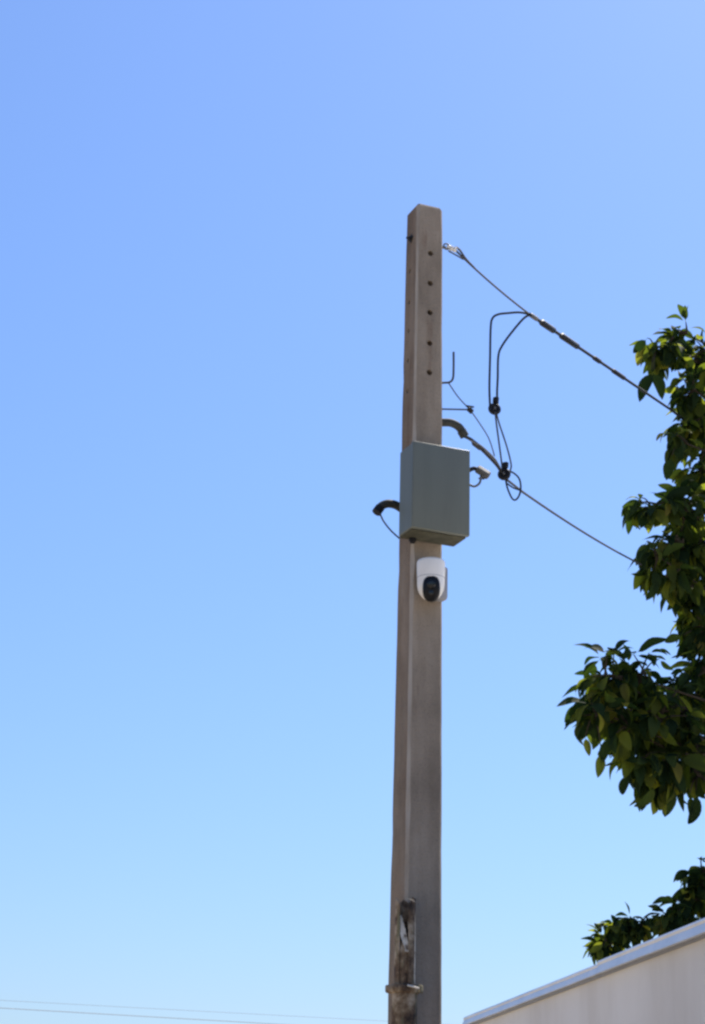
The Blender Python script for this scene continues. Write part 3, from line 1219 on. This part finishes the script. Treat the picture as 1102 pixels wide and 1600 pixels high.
# (px, py, depth, radius px, twigs, leaves per twig, leaf length, droop)
clumps = [
    (1072, 520, 14.3, 26, 4, 3, 0.14, 0.5), (1050, 545, 14.2, 36, 6, 4, 0.16, 0.8), (1095, 560, 14.4, 38, 7, 4, 0.16, 0.8),
    (1085, 610, 14.3, 34, 7, 4, 0.16, 0.8), (1090, 665, 14.4, 34, 8, 4, 0.16, 0.8), (1066, 690, 14.1, 24, 4, 3, 0.15, 0.8),
    (1098, 735, 14.4, 34, 8, 4, 0.16, 0.8),
    (1020, 795, 13.9, 32, 7, 4, 0.16, 0.7), (1070, 800, 14.0, 42, 9, 4, 0.16, 0.8), (1055, 850, 14.0, 46, 10, 4, 0.16, 0.9),
    (1030, 870, 13.8, 26, 4, 3, 0.18, 1.1), (1050, 905, 13.9, 34, 6, 4, 0.16, 1.0), (1096, 860, 14.2, 50, 10, 4, 0.16, 0.8),
    (1095, 930, 14.1, 32, 8, 4, 0.16, 0.8), (1105, 990, 14.2, 34, 8, 4, 0.16, 0.8), (1100, 1045, 14.2, 34, 7, 4, 0.16, 0.8),
    (950, 1060, 13.6, 48, 9, 4, 0.165, 0.8), (1000, 1060, 13.7, 46, 9, 4, 0.165, 0.8), (930, 1115, 13.5, 30, 5, 3, 0.17, 1.0),
    (975, 1130, 13.6, 50, 10, 4, 0.165, 1.0), (1030, 1120, 13.8, 54, 12, 4, 0.165, 0.9), (1085, 1120, 14.0, 50, 11, 4, 0.165, 0.9),
    (1010, 1190, 13.7, 38, 6, 4, 0.18, 1.3), (1050, 1200, 13.8, 42, 7, 4, 0.18, 1.3), (1092, 1210, 13.9, 44, 9, 4, 0.18, 1.2),
    (1100, 1385, 14.0, 26, 12, 5, 0.14, 1.1), (1075, 1415, 14.0, 28, 14, 5, 0.14, 1.1), (1000, 1450, 14.0, 22, 11, 5, 0.12, 1.1), (970, 1458, 14.0, 24, 12, 5, 0.12, 1.1),
    (1056, 1440, 14.0, 26, 14, 5, 0.14, 1.0), (1098, 1362, 14.1, 24, 9, 4, 0.14, 1.0), (948, 1478, 14.0, 18, 9, 5, 0.12, 1.1),
    (1112, 600, 14.7, 34, 9, 4, 0.16, 0.8), (1108, 548, 14.5, 30, 8, 4, 0.15, 0.8), (1025, 548, 14.2, 22, 4, 3, 0.14, 0.9), (1100, 650, 14.7, 36, 10, 4, 0.16, 0.8), (1096, 700, 14.7, 30, 9, 4, 0.16, 0.8), (1108, 745, 14.7, 40, 11, 4, 0.16, 0.8),
    (1090, 800, 14.7, 46, 12, 4, 0.16, 0.8), (1078, 860, 14.6, 46, 12, 4, 0.16, 0.9), (1100, 920, 14.7, 40, 12, 4, 0.16, 0.8), (1112, 975, 14.7, 38, 11, 4, 0.16, 0.8),
    (1112, 1040, 14.7, 40, 11, 4, 0.16, 0.8), (1060, 1075, 14.6, 44, 10, 4, 0.16, 0.9), (1100, 1100, 14.7, 50, 13, 4, 0.16, 0.9), (1040, 1150, 14.6, 50, 12, 4, 0.165, 1.0),
    (1095, 1165, 14.6, 46, 13, 4, 0.165, 1.0), (990, 1095, 14.4, 50, 12, 4, 0.165, 0.9), (1000, 1150, 14.2, 40, 10, 4, 0.165, 1.1), (945, 1095, 14.0, 40, 10, 4, 0.165, 0.9),
]
centres = [at(q[0], q[1], q[2]) for q in clumps]
for (px, py, Y, rp, nt_, nl, L, dr) in clumps:
    c = at(px, py, Y)
    if py < 1300:
        L *= 1.18
        if Y > 14.3:
            nt_ = max(4, int(nt_ * 0.75))
    bough(c, None, rp * Y / FPX * 1.05, nt_, nl, L, dr, LFT * 0.5)
# single leaves at the crown's edge: (stalk px, tip px)
for (x0, y0, x1, y1, Y, k) in ((1012, 528, 992, 552, 14.1, 1), (1030, 530, 1006, 560, 14.1, 1), (1022, 578, 996, 622, 14.0, 1), (1018, 578, 1036, 622, 14.0, 1),
                               (1050, 712, 1043, 748, 14.0, 1), (1000, 778, 981, 802, 13.8, 1), (1012, 845, 990, 880, 13.8, 1), (1030, 905, 1014, 938, 13.8, 1),
                               (918, 1085, 888, 1135, 13.5, 1), (915, 1150, 918, 1182, 13.5, 1), (940, 1175, 934, 1214, 13.5, 1), (985, 1205, 970, 1248, 13.6, 1),
                               (1025, 1225, 1006, 1278, 13.6, 1), (1036, 1215, 1042, 1258, 13.7, 1), (1078, 1240, 1082, 1284, 13.8, 1), (1088, 1235, 1095, 1300, 13.8, 1),
                               (1068, 992, 1038, 1004, 14.0, 1), (1030, 1030, 1050, 1050, 13.8, 1), (955, 1185, 948, 1160, 13.6, 1), (945, 1470, 924, 1490, 13.9, 1)):
    a, b = at(x0, y0, Y), at(x1, y1, Y - 0.02)
    add_leaf(a, b - a, (b - a).length * 0.88, True)
    hub = min(centres, key=lambda q: (q - a).length)
    bm = bmesh.new()
    tw = spline([hub, hub.lerp(a, 0.55) + Vector((0, 0, 0.03)), a], 5)
    add_tube(bm, tw, [0.008 * (1 - 0.65 * i / (len(tw) - 1)) for i in range(len(tw))], 5)
    obj('twig', bm, BARK, tree, True)
n_shown = len(leaves)
# the rest of the crown, right of the frame and behind
for k in range(150):
    while True:
        v = Vector((rng.uniform(-1, 1), rng.uniform(-1, 1), rng.uniform(-1, 1)))
        if 0.3 < v.length < 1:
            break
    c = TR + Vector((0.3 + v.x * 2.2, 0.3 + v.y * 2.0, 5.6 + v.z * 3.3))
    q = proj(c)
    if q and q[0] < 1160:
        continue
    bough(c, None, 0.48, 8, 5, 0.185, 0.8)

# the 300 largest leaves in view are pieces of their own, the rest is one mass
inv, rest = [], []
for i, (m, s) in enumerate(leaves):
    q = proj(m.translation)
    if q and -20 < q[0] < PW + 12 and -20 < q[1] < PH:
        inv.append((m.to_scale().x / m.translation.y * (1.4 if q[0] < 1085 else 1.0), i))
    else:
        rest.append(i)
inv.sort(reverse=True)
own = [i for _, i in inv[:296]]
rest += [i for _, i in inv[296:]]
Ti = Matrix.Translation(-TR)
for i in own:
    m, s = leaves[i]
    o = bpy.data.objects.new('leaf', shapes[s])
    C.objects.link(o)
    o.parent = tree
    o.matrix_basis = Ti @ m
V, F = [], []
for i in rest:
    m, s = leaves[i]
    m2 = Ti @ m
    base = len(V)
    me = shapes[s]
    V += [m2 @ v.co for v in me.vertices]
    F += [tuple(base + k for k in p.vertices) for p in me.polygons]
me = bpy.data.meshes.new('crown')
me.from_pydata([tuple(v) for v in V], [], F)
me.materials.append(LEAFS)
for p in me.polygons:
    p.use_smooth = True
cr = bpy.data.objects.new('crown', me)
C.objects.link(cr)
cr.parent = tree
cr['kind'] = 'stuff'
print('leaves', len(leaves), 'in view', len(inv))
